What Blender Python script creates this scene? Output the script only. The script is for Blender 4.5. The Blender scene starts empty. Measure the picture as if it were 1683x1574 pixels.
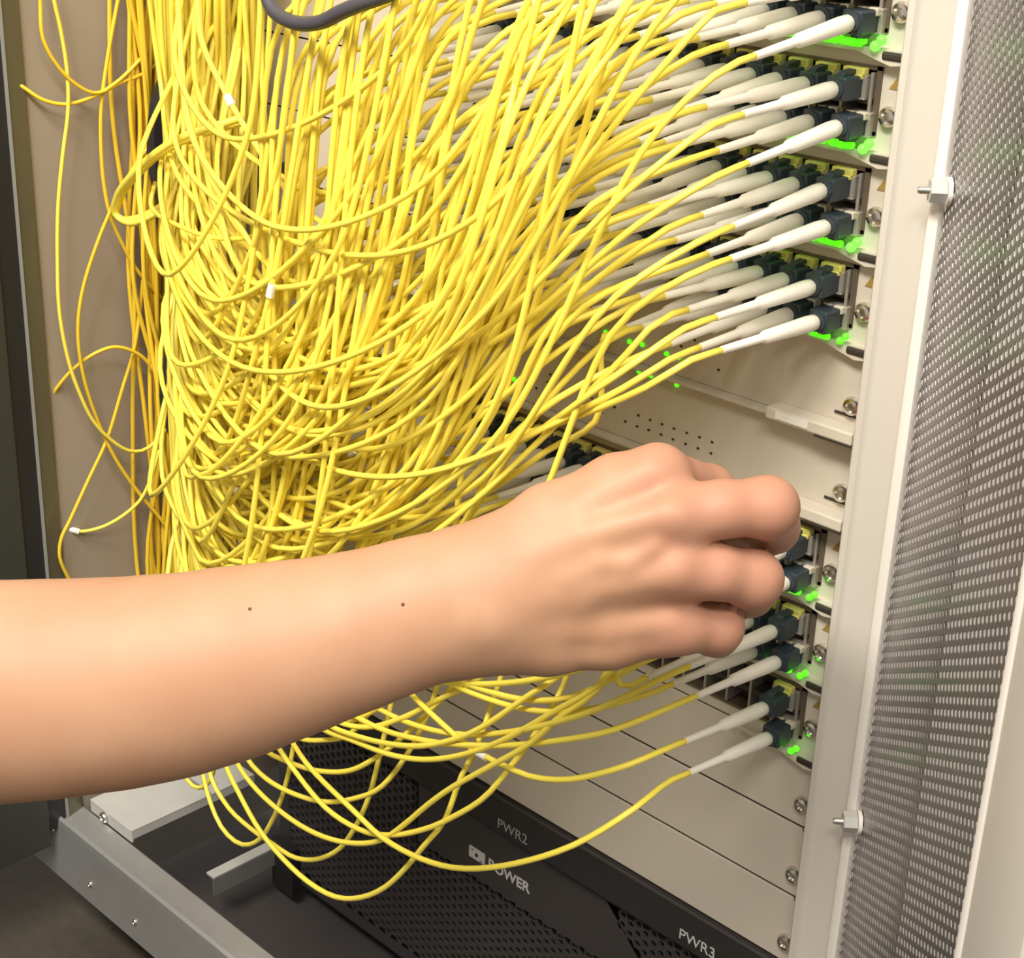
import bpy, bmesh, math, random
import numpy as np
from mathutils import Vector, Matrix

random.seed(7)
SC = bpy.context.scene
COL = SC.collection

# ------------------------------------------------------------------ camera
cam_d = bpy.data.cameras.new('camera')
cam_d.sensor_fit = 'HORIZONTAL'
cam_d.sensor_width = 36.0
cam_d.lens = 36.0 * 2670.255 / 1683.0
cam_d.clip_start = 0.01
cam_d.clip_end = 50
cam = bpy.data.objects.new('camera', cam_d)
COL.objects.link(cam)
CX = Vector((0.708506, 0.704804, 0.035647))
CY = Vector((-0.298016, 0.253028, 0.920415))
CZ = Vector((0.639693, -0.662743, 0.389315))
cam.matrix_world = Matrix(((CX.x, CY.x, CZ.x, 0.398833),
                           (CX.y, CY.y, CZ.y, -0.604374),
                           (CX.z, CY.z, CZ.z, 0.113855),
                           (0, 0, 0, 1)))
SC.camera = cam

# ------------------------------------------------------------------ world and lights
W = bpy.data.worlds.new('room_light')
SC.world = W
W.use_nodes = True
bg = W.node_tree.nodes['Background']
bg.inputs[0].default_value = (1.0, 0.93, 0.84, 1)
bg.inputs[1].default_value = 0.55

def ceiling_lamp(loc, target, power, sx, sy, col):
    l = bpy.data.lights.new('ceiling_light', 'AREA')
    l.shape = 'RECTANGLE'; l.size = sx; l.size_y = sy
    l.energy = power; l.color = col
    o = bpy.data.objects.new('ceiling_light', l)
    COL.objects.link(o)
    o.location = loc
    o.rotation_euler = (Vector(target) - Vector(loc)).to_track_quat('-Z', 'Y').to_euler()
    return o

ceiling_lamp((0.05, -1.05, 1.25), (-0.12, -0.05, -0.1), 40, 0.9, 0.3, (1.0, 0.95, 0.86))
ceiling_lamp((1.2, -1.2, 1.5), (0.3, 0, -0.2), 34, 1.2, 0.3, (1.0, 0.95, 0.88))

SC.view_settings.view_transform = 'Standard'
SC.view_settings.look = 'None'
SC.view_settings.exposure = 0.0
SC.view_settings.gamma = 1.0
SC.view_settings.use_curve_mapping = False

# ------------------------------------------------------------------ materials
def mat(name, col, rough=0.5, metal=0.0, var=0.0, scale=60.0, bump=0.0, emit=None, sss=0.0, spec=0.5, col2=None):
    m = bpy.data.materials.new(name)
    m.use_nodes = True
    nt = m.node_tree
    b = nt.nodes['Principled BSDF']
    b.inputs['Base Color'].default_value = (*col, 1)
    b.inputs['Roughness'].default_value = rough
    b.inputs['Metallic'].default_value = metal
    b.inputs['Specular IOR Level'].default_value = spec
    if sss:
        b.inputs['Subsurface Weight'].default_value = sss
        b.inputs['Subsurface Radius'].default_value = (0.010, 0.004, 0.002)
        b.inputs['Subsurface Scale'].default_value = 0.5
    if emit:
        b.inputs['Emission Color'].default_value = (*emit[0], 1)
        b.inputs['Emission Strength'].default_value = emit[1]
    if var or bump:
        tc = nt.nodes.new('ShaderNodeTexCoord')
        nz = nt.nodes.new('ShaderNodeTexNoise')
        nz.inputs['Scale'].default_value = scale
        nz.inputs['Detail'].default_value = 4
        nt.links.new(tc.outputs['Object'], nz.inputs['Vector'])
        if var:
            mx = nt.nodes.new('ShaderNodeMix'); mx.data_type = 'RGBA'
            lo = col2 if col2 else tuple(c * (1 - var) for c in col)
            mx.inputs[6].default_value = (*lo, 1)
            mx.inputs[7].default_value = (*[min(1, c * (1 + var * .5)) for c in col], 1)
            nt.links.new(nz.outputs['Fac'], mx.inputs[0])
            nt.links.new(mx.outputs[2], b.inputs['Base Color'])
        if bump:
            bp = nt.nodes.new('ShaderNodeBump')
            bp.inputs['Strength'].default_value = bump
            bp.inputs['Distance'].default_value = 0.0006
            nt.links.new(nz.outputs['Fac'], bp.inputs['Height'])
            nt.links.new(bp.outputs['Normal'], b.inputs['Normal'])
    return m

M = dict(
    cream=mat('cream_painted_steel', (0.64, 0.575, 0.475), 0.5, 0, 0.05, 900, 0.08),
    post=mat('cream_post_paint', (0.62, 0.575, 0.50), 0.45, 0, 0.03, 900, 0.05),
    trim=mat('pale_edge_trim', (0.84, 0.79, 0.72), 0.5),
    groove=mat('brown_black_gap', (0.035, 0.026, 0.018), 0.7),
    frame=mat('dark_bronze_frame', (0.16, 0.125, 0.085), 0.45, 0.4),
    cage=mat('bright_cage_metal', (0.50, 0.46, 0.40), 0.35, 0.6, 0.15, 300),
    sfp=mat('brushed_transceiver_metal', (0.62, 0.57, 0.49), 0.35, 0.55, 0.12, 400),
    bail=mat('yellow_green_bail', (0.72, 0.66, 0.17), 0.45),
    bailw=mat('ivory_bail', (0.66, 0.60, 0.46), 0.45),
    plug=mat('slate_blue_plug', (0.034, 0.048, 0.058), 0.4),
    boot=mat('ivory_boot', (0.90, 0.855, 0.74), 0.45, sss=0.05),
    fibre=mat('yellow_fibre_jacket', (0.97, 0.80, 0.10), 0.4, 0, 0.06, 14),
    fibre_shaded=mat('shaded_yellow_fibre_jacket', (0.88, 0.60, 0.04), 0.42, 0, 0.12, 14),  # same yellow jacket, deepened to paint in the shade at the left
    tag=mat('white_tag', (0.88, 0.86, 0.80), 0.5),
    screw=mat('bright_screw_steel', (0.70, 0.66, 0.60), 0.22, 1.0),
    slot=mat('screw_recess', (0.08, 0.07, 0.06), 0.6),
    black=mat('black_plastic', (0.018, 0.017, 0.019), 0.5),
    blackm=mat('black_painted_steel', (0.030, 0.027, 0.027), 0.48, 0, 0.1, 300),
    blackp=mat('charcoal_panel', (0.052, 0.046, 0.045), 0.5),
    silver=mat('silver_steel', (0.48, 0.48, 0.465), 0.36, 0.6, 0.15, 40),
    greym=mat('light_grey_steel', (0.55, 0.54, 0.50), 0.5, 0.1, 0.08, 80),
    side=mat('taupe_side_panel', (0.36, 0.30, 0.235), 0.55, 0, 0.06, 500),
    olive=mat('olive_grey_post', (0.17, 0.155, 0.11), 0.25, 0.5),
    dgrey=mat('dark_grey_door', (0.040, 0.043, 0.036), 0.5),
    edge=mat('grey_edge_highlight', (0.30, 0.30, 0.27), 0.4),
    floor=mat('dark_floor', (0.062, 0.050, 0.034), 0.6, 0, 0.45, 90, 0.3),
    sheet=mat('grey_perforated_steel', (0.23, 0.215, 0.21), 0.32, 0.7),
    skin=mat('skin', (0.50, 0.295, 0.182), 0.5, 0, 0.10, 26, 0.3, sss=0.10, spec=0.3, col2=(0.41, 0.205, 0.117)),
    mole=mat('mole', (0.16, 0.075, 0.04), 0.6),
    led=mat('green_led', (0.10, 0.6, 0.05), 0.3, emit=((0.07, 1.0, 0.0), 1.7)),
    ledw=mat('bright_green_led', (0.05, 0.4, 0.02), 0.3, emit=((0.16, 1.0, 0.06), 1.9)),
    ledglow=mat('light_pipe_glow', (0.10, 0.55, 0.03), 0.3, emit=((0.10, 0.85, 0.01), 0.9)),
    print=mat('silver_print', (0.62, 0.61, 0.60), 0.5),
    printd=mat('grey_print', (0.36, 0.35, 0.36), 0.5),
    sticker=mat('amber_sticker', (0.62, 0.44, 0.12), 0.5),
    orange=mat('orange_mark', (0.80, 0.16, 0.05), 0.5),
    strap=mat('dark_grey_strap', (0.075, 0.068, 0.075), 0.45),
    wallp=mat('cream_neighbour', (0.82, 0.77, 0.70), 0.6),
)

# ------------------------------------------------------------------ helpers
def add_box(bm, x0, x1, y0, y1, z0, z1, bev=0.0):
    r = bmesh.ops.create_cube(bm, size=1.0)
    vs = r['verts']
    bmesh.ops.scale(bm, vec=(x1 - x0, y1 - y0, z1 - z0), verts=vs)
    bmesh.ops.translate(bm, vec=((x0 + x1) / 2, (y0 + y1) / 2, (z0 + z1) / 2), verts=vs)
    if bev:
        es = list({e for v in vs for e in v.link_edges})
        bmesh.ops.bevel(bm, geom=es, offset=bev, segments=2, affect='EDGES', profile=0.5)

def add_lathe(bm, prof, seg, origin=(0, 0, 0), axis='y'):
    rings = []
    for t, r in prof:
        ring = []
        for i in range(seg):
            a = 2 * math.pi * i / seg
            c, s = r * math.cos(a), r * math.sin(a)
            p = {'y': (c, t, s), 'x': (t, c, s), 'z': (c, s, t)}[axis]
            ring.append(bm.verts.new((p[0] + origin[0], p[1] + origin[1], p[2] + origin[2])))
        rings.append(ring)
    for a, b in zip(rings, rings[1:]):
        for i in range(seg):
            j = (i + 1) % seg
            bm.faces.new((a[i], a[j], b[j], b[i]))
    bm.faces.new(rings[0]); bm.faces.new(rings[-1])

def mesh_of(bm, name, m, smooth=False):
    bmesh.ops.recalc_face_normals(bm, faces=bm.faces)
    me = bpy.data.meshes.new(name)
    bm.to_mesh(me); bm.free()
    me.materials.append(m)
    if smooth:
        for p in me.polygons:
            p.use_smooth = True
        try:
            me.set_sharp_from_angle(angle=math.radians(40))
        except Exception:
            pass
    return me

def link(name, me, parent=None, loc=None, rot=None):
    o = bpy.data.objects.new(name, me)
    COL.objects.link(o)
    if parent is not None:
        o.parent = parent
    if loc is not None:
        o.location = loc
    if rot is not None:
        o.rotation_mode = 'QUATERNION'
        o.rotation_quaternion = rot
    return o

def box_obj(name, m, parent, *b, bev=0.0):
    bm = bmesh.new(); add_box(bm, *b, bev=bev)
    return link(name, mesh_of(bm, name, m), parent)

def tag(o, label, cat, group=None):
    o['label'] = label; o['category'] = cat
    if group:
        o['group'] = group
    return o

def thing(name, label, cat, loc=(0, 0, 0), group=None):
    o = bpy.data.objects.new(name, None)
    o.empty_display_size = 0.01
    COL.objects.link(o)
    o.location = loc
    return tag(o, label, cat, group)

def spline(pts, n):
    """centripetal Catmull-Rom through pts, n samples evenly spaced by length"""
    P = np.array(pts, float)
    P = np.vstack([2 * P[0] - P[1], P, 2 * P[-1] - P[-2]])
    out = []
    for i in range(1, len(P) - 2):
        p0, p1, p2, p3 = P[i - 1:i + 3]
        t0 = 0; t1 = t0 + max(1e-6, np.linalg.norm(p1 - p0)) ** .5
        t2 = t1 + max(1e-6, np.linalg.norm(p2 - p1)) ** .5; t3 = t2 + max(1e-6, np.linalg.norm(p3 - p2)) ** .5
        t = np.linspace(t1, t2, 14, endpoint=False)[:, None]
        a1 = (t1 - t) / (t1 - t0) * p0 + (t - t0) / (t1 - t0) * p1
        a2 = (t2 - t) / (t2 - t1) * p1 + (t - t1) / (t2 - t1) * p2
        a3 = (t3 - t) / (t3 - t2) * p2 + (t - t2) / (t3 - t2) * p3
        b1 = (t2 - t) / (t2 - t0) * a1 + (t - t0) / (t2 - t0) * a2
        b2 = (t3 - t) / (t3 - t1) * a2 + (t - t1) / (t3 - t1) * a3
        out.append((t2 - t) / (t2 - t1) * b1 + (t - t1) / (t2 - t1) * b2)
    Q = np.vstack(out + [P[-2][None]])
    s = np.r_[0, np.cumsum(np.linalg.norm(np.diff(Q, axis=0), axis=1))]
    u = np.linspace(0, s[-1], n)
    return np.stack([np.interp(u, s, Q[:, k]) for k in range(3)], 1)

def tube_mesh(name, pts, r, m, n=60, sides=7):
    Q = spline(pts, n)
    T = np.gradient(Q, axis=0)
    T /= np.linalg.norm(T, axis=1)[:, None]
    N = np.zeros_like(Q)
    a = np.array([0.3, 0.2, 0.93]); v = a - T[0] * (a @ T[0]); N[0] = v / np.linalg.norm(v)
    for i in range(1, n):
        v = N[i - 1] - T[i] * (N[i - 1] @ T[i]); N[i] = v / np.linalg.norm(v)
    B = np.cross(T, N)
    ang = np.linspace(0, 2 * np.pi, sides, endpoint=False)
    rr = np.asarray(r, float) * np.ones(n)
    V = Q[:, None] + rr[:, None, None] * (np.cos(ang)[None, :, None] * N[:, None] + np.sin(ang)[None, :, None] * B[:, None])
    i = np.arange(n - 1)[:, None] * sides; j = np.arange(sides)[None]
    j2 = (j + 1) % sides
    F = np.stack([i + j, i + j2, i + sides + j2, i + sides + j], -1).reshape(-1, 4)
    faces = F.tolist() + [list(range(sides))[::-1], [(n - 1) * sides + k for k in range(sides)]]
    me = bpy.data.meshes.new(name)
    me.from_pydata(V.reshape(-1, 3).tolist(), [], faces)
    me.materials.append(m)
    me.polygons.foreach_set('use_smooth', [True] * len(me.polygons))
    return me, Q

# perforated sheet: hexagonal cells, each a ring around a real hole; local plane (s, z), thickness along n
def perforated(name, m, fn, s0, s1, z0, z1, p, r, thick, parent, inside=None):
    verts, faces = [], []
    cx = 0.8660254 * p
    hexa = [(math.cos(math.radians(60 * k)) * p / math.sqrt(3), math.sin(math.radians(60 * k)) * p / math.sqrt(3)) for k in range(6)]
    hole = [(math.cos(math.radians(60 * k)) * r, math.sin(math.radians(60 * k)) * r) for k in range(6)]
    nc = int((s1 - s0) / cx); nr = int((z1 - z0) / p)
    for c in range(nc):
        for k in range(nr):
            s = s0 + cx * (c + .5); z = z0 + p * (k + .5 + (.5 if c % 2 else 0))
            if z > z1 - p * .3 or (inside and not inside(s, z)):
                continue
            b = len(verts)
            for t in (0, thick):
                for q in hexa: verts.append(fn(s + q[0], z + q[1], t))
                for q in hole: verts.append(fn(s + q[0], z + q[1], t))
            for i in range(6):
                j = (i + 1) % 6
                faces.append((b + i, b + j, b + 6 + j, b + 6 + i))
                faces.append((b + 12 + j, b + 12 + i, b + 18 + i, b + 18 + j))
                faces.append((b + 6 + i, b + 6 + j, b + 18 + j, b + 18 + i))
    me = bpy.data.meshes.new(name)
    me.from_pydata(verts, [], faces); me.materials.append(m)
    return link(name, me, parent)

PITCH = 0.0427
def z_bot(k): return 0.0204 - PITCH * k
XL, XR = -0.43, 0.040

# ------------------------------------------------------------------ setting
bm = bmesh.new(); add_box(bm, -2.5, 2.5, -2.5, 1.5, -0.70, -0.66)
floor = link('floor', mesh_of(bm, 'floor', M['floor'])); floor['kind'] = 'structure'

# ------------------------------------------------------------------ the cabinet
cab = thing('equipment_cabinet', 'open cream and grey equipment cabinet that holds the cable-filled cards', 'cabinet', (-0.2, 0, -0.66))
CO = Vector((0.2, 0, 0.66))
def cpart(name, m, *b, bev=0.0, parent=None):
    o = box_obj(name, m, parent or cab, *b, bev=bev)
    if parent is None:
        o.location = CO
    return o
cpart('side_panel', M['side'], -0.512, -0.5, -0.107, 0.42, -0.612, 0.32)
cpart('side_post', M['olive'], -0.514, -0.4975, -0.1185, -0.1065, -0.575, 0.32, bev=0.001)
cpart('post_edge_highlight', M['edge'], -0.514, -0.4965, -0.1200, -0.1187, -0.575, 0.32)  # thin lighter strip paints the highlight along the post's edge
cpart('door_seal', M['black'], -0.514, -0.4985, -0.1335, -0.1202, -0.578, 0.32)
cpart('side_door', M['dgrey'], -0.518, -0.497, -0.60, -0.1337, -0.590, 0.32, bev=0.001)
cpart('back_panel', M['dgrey'], -0.5, 0.10, 0.42, 0.43, -0.655, 0.32)

# right-hand front post with raised lips
bm = bmesh.new()
prof = [(0.0385, -0.0035), (0.0385, -0.0135), (0.0395, -0.0145), (0.0425, -0.0145), (0.0436, -0.0130), (0.0450, -0.0122), (0.0612, -0.0122), (0.0620, -0.0122), (0.0700, -0.0100), (0.0700, 0.40), (0.052, 0.40), (0.052, -0.0035)]
lo = [bm.verts.new((x, y, -0.655)) for x, y in prof]; hi = [bm.verts.new((x, y, 0.32)) for x, y in prof]
for i in range(len(prof)):
    j = (i + 1) % len(prof); bm.faces.new((lo[i], lo[j], hi[j], hi[i]))
bm.faces.new(lo); bm.faces.new(hi)
post = link('front_post', mesh_of(bm, 'front_post', M['post'], True), cab, CO)
link('edge_trim', (lambda b: (add_box(b, 0.0618, 0.0672, -0.0168, -0.0095, -0.655, 0.32, bev=0.0012), mesh_of(b, 'edge_trim', M['trim'], True))[1])(bmesh.new()), cab, CO)['label'] = 'pale raised edge along the cream post'

# opened perforated door on the right, swung forward about its hinge
HX, HY = 0.0672, -0.0125
DS = Vector((0.67, -0.742, 0)).normalized(); DN = Vector((0.742, 0.67, 0)).normalized()
def dfn(s, z, t):
    v = DS * s + DN * t
    return (HX + v.x, HY + v.y, z)
def door_box(name, m, parent, s0, s1, n0, n1, z0, z1, bev=0.0):
    bm = bmesh.new(); add_box(bm, s0, s1, n0, n1, z0, z1, bev=bev)
    for v in bm.verts:
        v.co = Vector(dfn(v.co.x, v.co.z, v.co.y))
    return link(name, mesh_of(bm, name, m, bool(bev)), parent)
door = door_box('cabinet_door', M['trim'], cab, 0.187, 0.193, -0.003, 0.012, -0.63, 0.31, 0.002)
door.location = CO
door['label'] = 'opened perforated door leaf with cream frame'
door_box('door_stile', M['post'], door, 0.193, 0.250, -0.002, 0.010, -0.63, 0.31, 0.001)
perforated('perforated_sheet', M['sheet'], dfn, 0.0005, 0.187, -0.63, 0.31, 0.0055, 0.00185, 0.0003, door)['label'] = 'grey steel sheet full of small round holes'
for zb_ in (-0.028, -0.331):
    s_ = 0.006
    def dax(prof, seg, nm, m, par):
        bm = bmesh.new(); add_lathe(bm, prof, seg, axis='y')
        for v in bm.verts:
            v.co = Vector(dfn(s_ + v.co.x, zb_ + v.co.z, v.co.y))
        return link(nm, mesh_of(bm, nm, m, seg > 8), par)
    bo = dax([(0.0, 0.0017), (-0.0125, 0.0017), (-0.0135, 0.0012)], 12, 'bolt', M['screw'], door)
    dax([(-0.0004, 0.0058), (-0.0022, 0.0058)], 20, 'washer', M['trim'], door)
    dax([(-0.0024, 0.0050), (-0.0088, 0.0050)], 6, 'hex_nut', M['greym'], door)

# neighbouring cabinet front seen only through the holes of the door
nb = thing('neighbouring_cabinet', 'pale cabinet front seen through the holes of the perforated door', 'cabinet', (0.5, 0.03, -0.66))
o = box_obj('front_panel', M['wallp'], nb, 0.075, 1.2, 0.03, 0.05, -0.655, 0.32); o.location = -Vector(nb.location)
o = box_obj('plinth', M['dgrey'], nb, 0.075, 1.2, 0.035, 0.08, -0.66, -0.62); o.location = -Vector(nb.location)

# base rail, brackets and the dark bay under the shelf
bm = bmesh.new()
sec = [(-0.104, -0.572), (-0.1065, -0.5695), (-0.1225, -0.5735), (-0.1240, -0.5700), (-0.1262, -0.5715), (-0.1268, -0.5760), (-0.1300, -0.6180), (-0.118, -0.6180), (-0.116, -0.580), (-0.106, -0.580)]
def xe(z): return -0.514 - (-0.570 - z) * 0.95
a = [bm.verts.new((xe(z), y, z)) for y, z in sec]; b = [bm.verts.new((0.08, y, z)) for y, z in sec]
for i in range(len(sec)):
    j = (i + 1) % len(sec); bm.faces.new((a[i], a[j], b[j], b[i]))
bm.faces.new(a); bm.faces.new(b)
rail = link('base_rail', mesh_of(bm, 'base_rail', M['silver']), cab, CO)
def screw_mesh(r, axis='y', name='screw'):
    bm = bmesh.new()
    add_lathe(bm, [(0, r), (-0.3 * r, r), (-0.62 * r, r * .82), (-0.72 * r, r * .5), (-0.45 * r, r * .34), (-0.45 * r, 0.0001)], 16, axis=axis)
    return mesh_of(bm, name, M['screw'], True)
SCREW = screw_mesh(0.0046)
SCREWB = screw_mesh(0.0024)
for p in ((-0.506, -0.1270, -0.5838), (-0.456, -0.1285, -0.6028), (-0.40, -0.1285, -0.6028)):
    link('rail_screw', SCREWB, rail, p)
br = link('support_bracket', None or mesh_of((lambda b: (add_box(b, -0.489, -0.4365, -0.1040, 0.0, -0.5610, -0.559, bev=0.0004), add_box(b, -0.489, -0.4365, -0.1055, -0.1035, -0.5690, -0.5590, bev=0.0004), add_box(b, -0.4385, -0.4365, -0.1040, 0, -0.5665, -0.5600), b)[3])(bmesh.new()), 'support_bracket', M['greym']), cab, CO)
link('bracket_seam', mesh_of((lambda b: (add_box(b, -0.488, -0.437, -0.0400, -0.0380, -0.5590, -0.5584), b)[1])(bmesh.new()), 'bracket_seam', M['silver']), br)
link('bracket_screw', screw_mesh(0.0042), br, (-0.4700, -0.1056, -0.5645))
cpart('rail_bracket', M['greym'], -0.4180, -0.4090, -0.058, -0.002, -0.6090, -0.6070, bev=0.0004)
cpart('bracket_flange', M['silver'], -0.4105, -0.4090, -0.058, -0.002, -0.6230, -0.6085)
cpart('inner_rail', M['dgrey'], -0.50, 0.08, -0.092, -0.070, -0.645, -0.625, bev=0.001)
cpart('bottom_tray', M['blackp'], -0.50, 0.08, -0.07, 0.40, -0.657, -0.650)
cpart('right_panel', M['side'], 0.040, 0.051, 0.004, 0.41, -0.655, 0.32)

# ------------------------------------------------------------------ equipment shelf body behind the cards
chs = thing('equipment_shelf', 'cream metal shelf that the stacked cards slide into', 'rack shelf', (XL, 0.05, z_bot(11)))
def chp(name, m, *b, bev=0.0):
    o = box_obj(name, m, chs, *b, bev=bev); o.location = -Vector(chs.location); return o
chp('shelf_body', M['dgrey'], XL, 0.0375, 0.026, 0.35, z_bot(11), 0.30)
chp('left_ear', M['cream'], XL - 0.018, XL - 0.001, 0.0, 0.003, z_bot(11), 0.30)
chp('left_flange', M['cream'], XL - 0.0035, XL - 0.0008, -0.0, 0.03, z_bot(11), 0.30)

# ------------------------------------------------------------------ cards and blank panels
PORT_DX = 0.0142
def port_pos(k, row, c):
    """start of the boot of a port (x, y, z)"""
    x = (0.0109 if row == 'a' else 0.0150) - PORT_DX * c
    z = (0.0042 if row == 'a' else -0.0110) - PITCH * (k - 1)
    return Vector((x, -0.018, z))

CARD = {-2: 'highest card out of sight', -1: 'card above the picture edge', 0: 'topmost lit card', 1: 'second lit card', 2: 'third lit card',
        3: 'fourth lit card', 6: 'lit card by the fingers', 7: 'lit card below the knuckles', 8: 'lowest lit card'}
NC = {-2: 16, -1: 16, 0: 16, 1: 16, 2: 16, 3: 16, 6: 16, 7: 8, 8: 8}
LED_ME = {}
def led_mesh(kind, r, key):
    if key not in LED_ME:
        bm = bmesh.new(); bmesh.ops.create_icosphere(bm, subdivisions=2, radius=r)
        LED_ME[key] = mesh_of(bm, 'led', M[kind], True)
    return LED_ME[key]
bm = bmesh.new(); add_box(bm, -0.0048, 0.0048, -0.0012, 0.0012, -0.0016, 0.0016, bev=0.0005); PIPE = mesh_of(bm, 'light_pipe_glow', M['ledglow'])  # pipe strip enlarged to paint the overexposed green glow of the lamps
STICK = (lambda b: ([b.faces.new([b.verts.new(p) for p in ((-0.0035, -0.0006, -0.003), (0.0035, -0.0006, -0.003), (0.0012, -0.0006, 0.004))])], bmesh.ops.solidify(b, geom=b.faces[:], thickness=0.0004), mesh_of(b, 'warning_sticker', M['sticker']))[2])(bmesh.new())
bm = bmesh.new()
vs = [(-0.022, 0), (0.028, 0), (0.028, -0.0055), (0.021, -0.0065), (0.004, -0.0022), (-0.022, -0.0022)]
lo = [bm.verts.new((x, 0.0, z)) for x, z in vs]; hi = [bm.verts.new((x, -0.0050, z)) for x, z in vs]
for i in range(6):
    bm.faces.new((lo[i], lo[(i + 1) % 6], hi[(i + 1) % 6], hi[i]))
bm.faces.new(lo); bm.faces.new(hi)
LEVER = mesh_of(bm, 'ejector_lever', M['cream'])
bm = bmesh.new(); add_box(bm, -0.006, 0.0065, -0.0054, -0.0002, -0.0046, -0.0008, bev=0.0012); LEVD = mesh_of(bm, 'lever_pivot', M['groove'])
PINH = (lambda b: (add_box(b, -0.0007, 0.0007, -0.0004, 0.0002, -0.0005, 0.0005), mesh_of(b, 'pin_hole', M['groove']))[1])(bmesh.new())

def line_card(k, empty_cols):
    zb, zt = z_bot(k), z_bot(k) + PITCH
    lab = 'cream card with two port rows and green lamps, ' + CARD[k]
    t = thing('line_card', lab, 'line card', (XL, 0, zb), 'lit cards in the shelf')
    L = -Vector(t.location)
    nc = NC[k]
    fx0 = 0.0180 - PORT_DX * nc - 0.004; fx1 = 0.0228
    fz0 = 0.0123 - 0.0277 - PITCH * (k - 1); fz1 = 0.0133 - PITCH * (k - 1)
    bm = bmesh.new()
    add_box(bm, XL, fx0, 0, 0.002, zb + 0.0006, zt - 0.0006)
    add_box(bm, fx1, 0.0372, 0, 0.002, zb + 0.0006, zt - 0.0006)
    add_box(bm, fx0, fx1, 0, 0.002, fz1, zt - 0.0006)
    add_box(bm, fx0, fx1, 0, 0.002, zb + 0.0006, fz0)
    link('faceplate', mesh_of(bm, 'faceplate', M['cream']), t, L)
    bm = bmesh.new()
    w = 0.0017
    add_box(bm, fx0, fx1, -0.001, 0.012, fz1 - w, fz1)
    add_box(bm, fx0, fx1, -0.001, 0.012, fz0, fz0 + w)
    add_box(bm, fx1 - 0.0026, fx1, -0.001, 0.012, fz0, fz1)
    add_box(bm, fx0, fx0 + w, -0.001, 0.012, fz0, fz1)
    link('port_frame', mesh_of(bm, 'port_frame', M['frame']), t, L)
    bm = bmesh.new(); add_box(bm, fx0, fx1, 0.010, 0.012, fz0, fz1)
    link('port_recess', mesh_of(bm, 'port_recess', M['groove']), t, L)
    zm = (fz0 + fz1) / 2 - 0.0003
    bm = bmesh.new(); add_box(bm, fx0, fx1 - 0.003, -0.0015, 0.010, zm - 0.0013, zm + 0.0013)
    link('row_divider', mesh_of(bm, 'row_divider', M['groove']), t, L)
    # cage walls between the ports
    if 'cw' not in LED_ME:
        b2 = bmesh.new(); add_box(b2, -0.0007, 0.0007, -0.0022, 0.010, -0.0115, 0.0120); LED_ME['cw'] = mesh_of(b2, 'cage_wall', M['cage'])
    for c in range(nc + 1):
        link('cage_wall', LED_ME['cw'], t, L + Vector((0.0189 - PORT_DX * c, 0, zm)))
    # lamps along the lower edge
    hot = 'ledw' if k <= 2 else 'led'
    r = 0.0023 if k <= 2 else 0.0017
    if k <= 2:
        for c in range(3):
            x = 0.0125 - PORT_DX * c
            link('light_pipe_glow', PIPE, t, L + Vector((x - 0.003, -0.0062, zb + 0.0020)))
            for dx in (-0.0080, -0.0020, 0.0030):
                link('led', led_mesh('led', 0.0017, 'g2'), t, L + Vector((x + dx, -0.0068, zb + 0.0024 + random.uniform(-.0008, .0008))))
    else:
        for x, dz in ((0.0085, 0.0035), (0.0145, 0.0022), (-0.0055, 0.0040)) if k == 3 else ((0.0105, 0.0022), (0.0150, 0.0026)) if k < 8 else ((0.0120, 0.0022),):
            link('led', led_mesh('led', 0.0016, 'g3'), t, L + Vector((x, -0.0068, zb + dz)))
        link('light_pipe_glow', PIPE, t, L + Vector((0.0095, -0.0062, zb + 0.0020)))
    link('led', led_mesh(hot, r, 'h' + hot), t, L + Vector((0.0240, -0.0065, zb + 0.0044)))
    link('led', led_mesh(hot, r, 'h' + hot), t, L + Vector((0.0212, -0.0065, zb + 0.0018)))
    link('screw', SCREW, t, L + Vector((0.0283, -0.0002, z_bot(k) + 0.0156)))
    link('screw', SCREW, t, L + Vector((XL + 0.010, -0.0002, z_bot(k) + 0.0156)))
    link('warning_sticker', STICK, t, L + Vector((0.0300, 0.0002, z_bot(k) + 0.0302)))
    link('ejector_lever', LEVER, t, L + Vector((0.0075, 0, zb + 0.0008)))
    link('lever_pivot', LEVD, t, L + Vector((0.0300, -0.0005, zb + 0.0010)))
    return t

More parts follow.
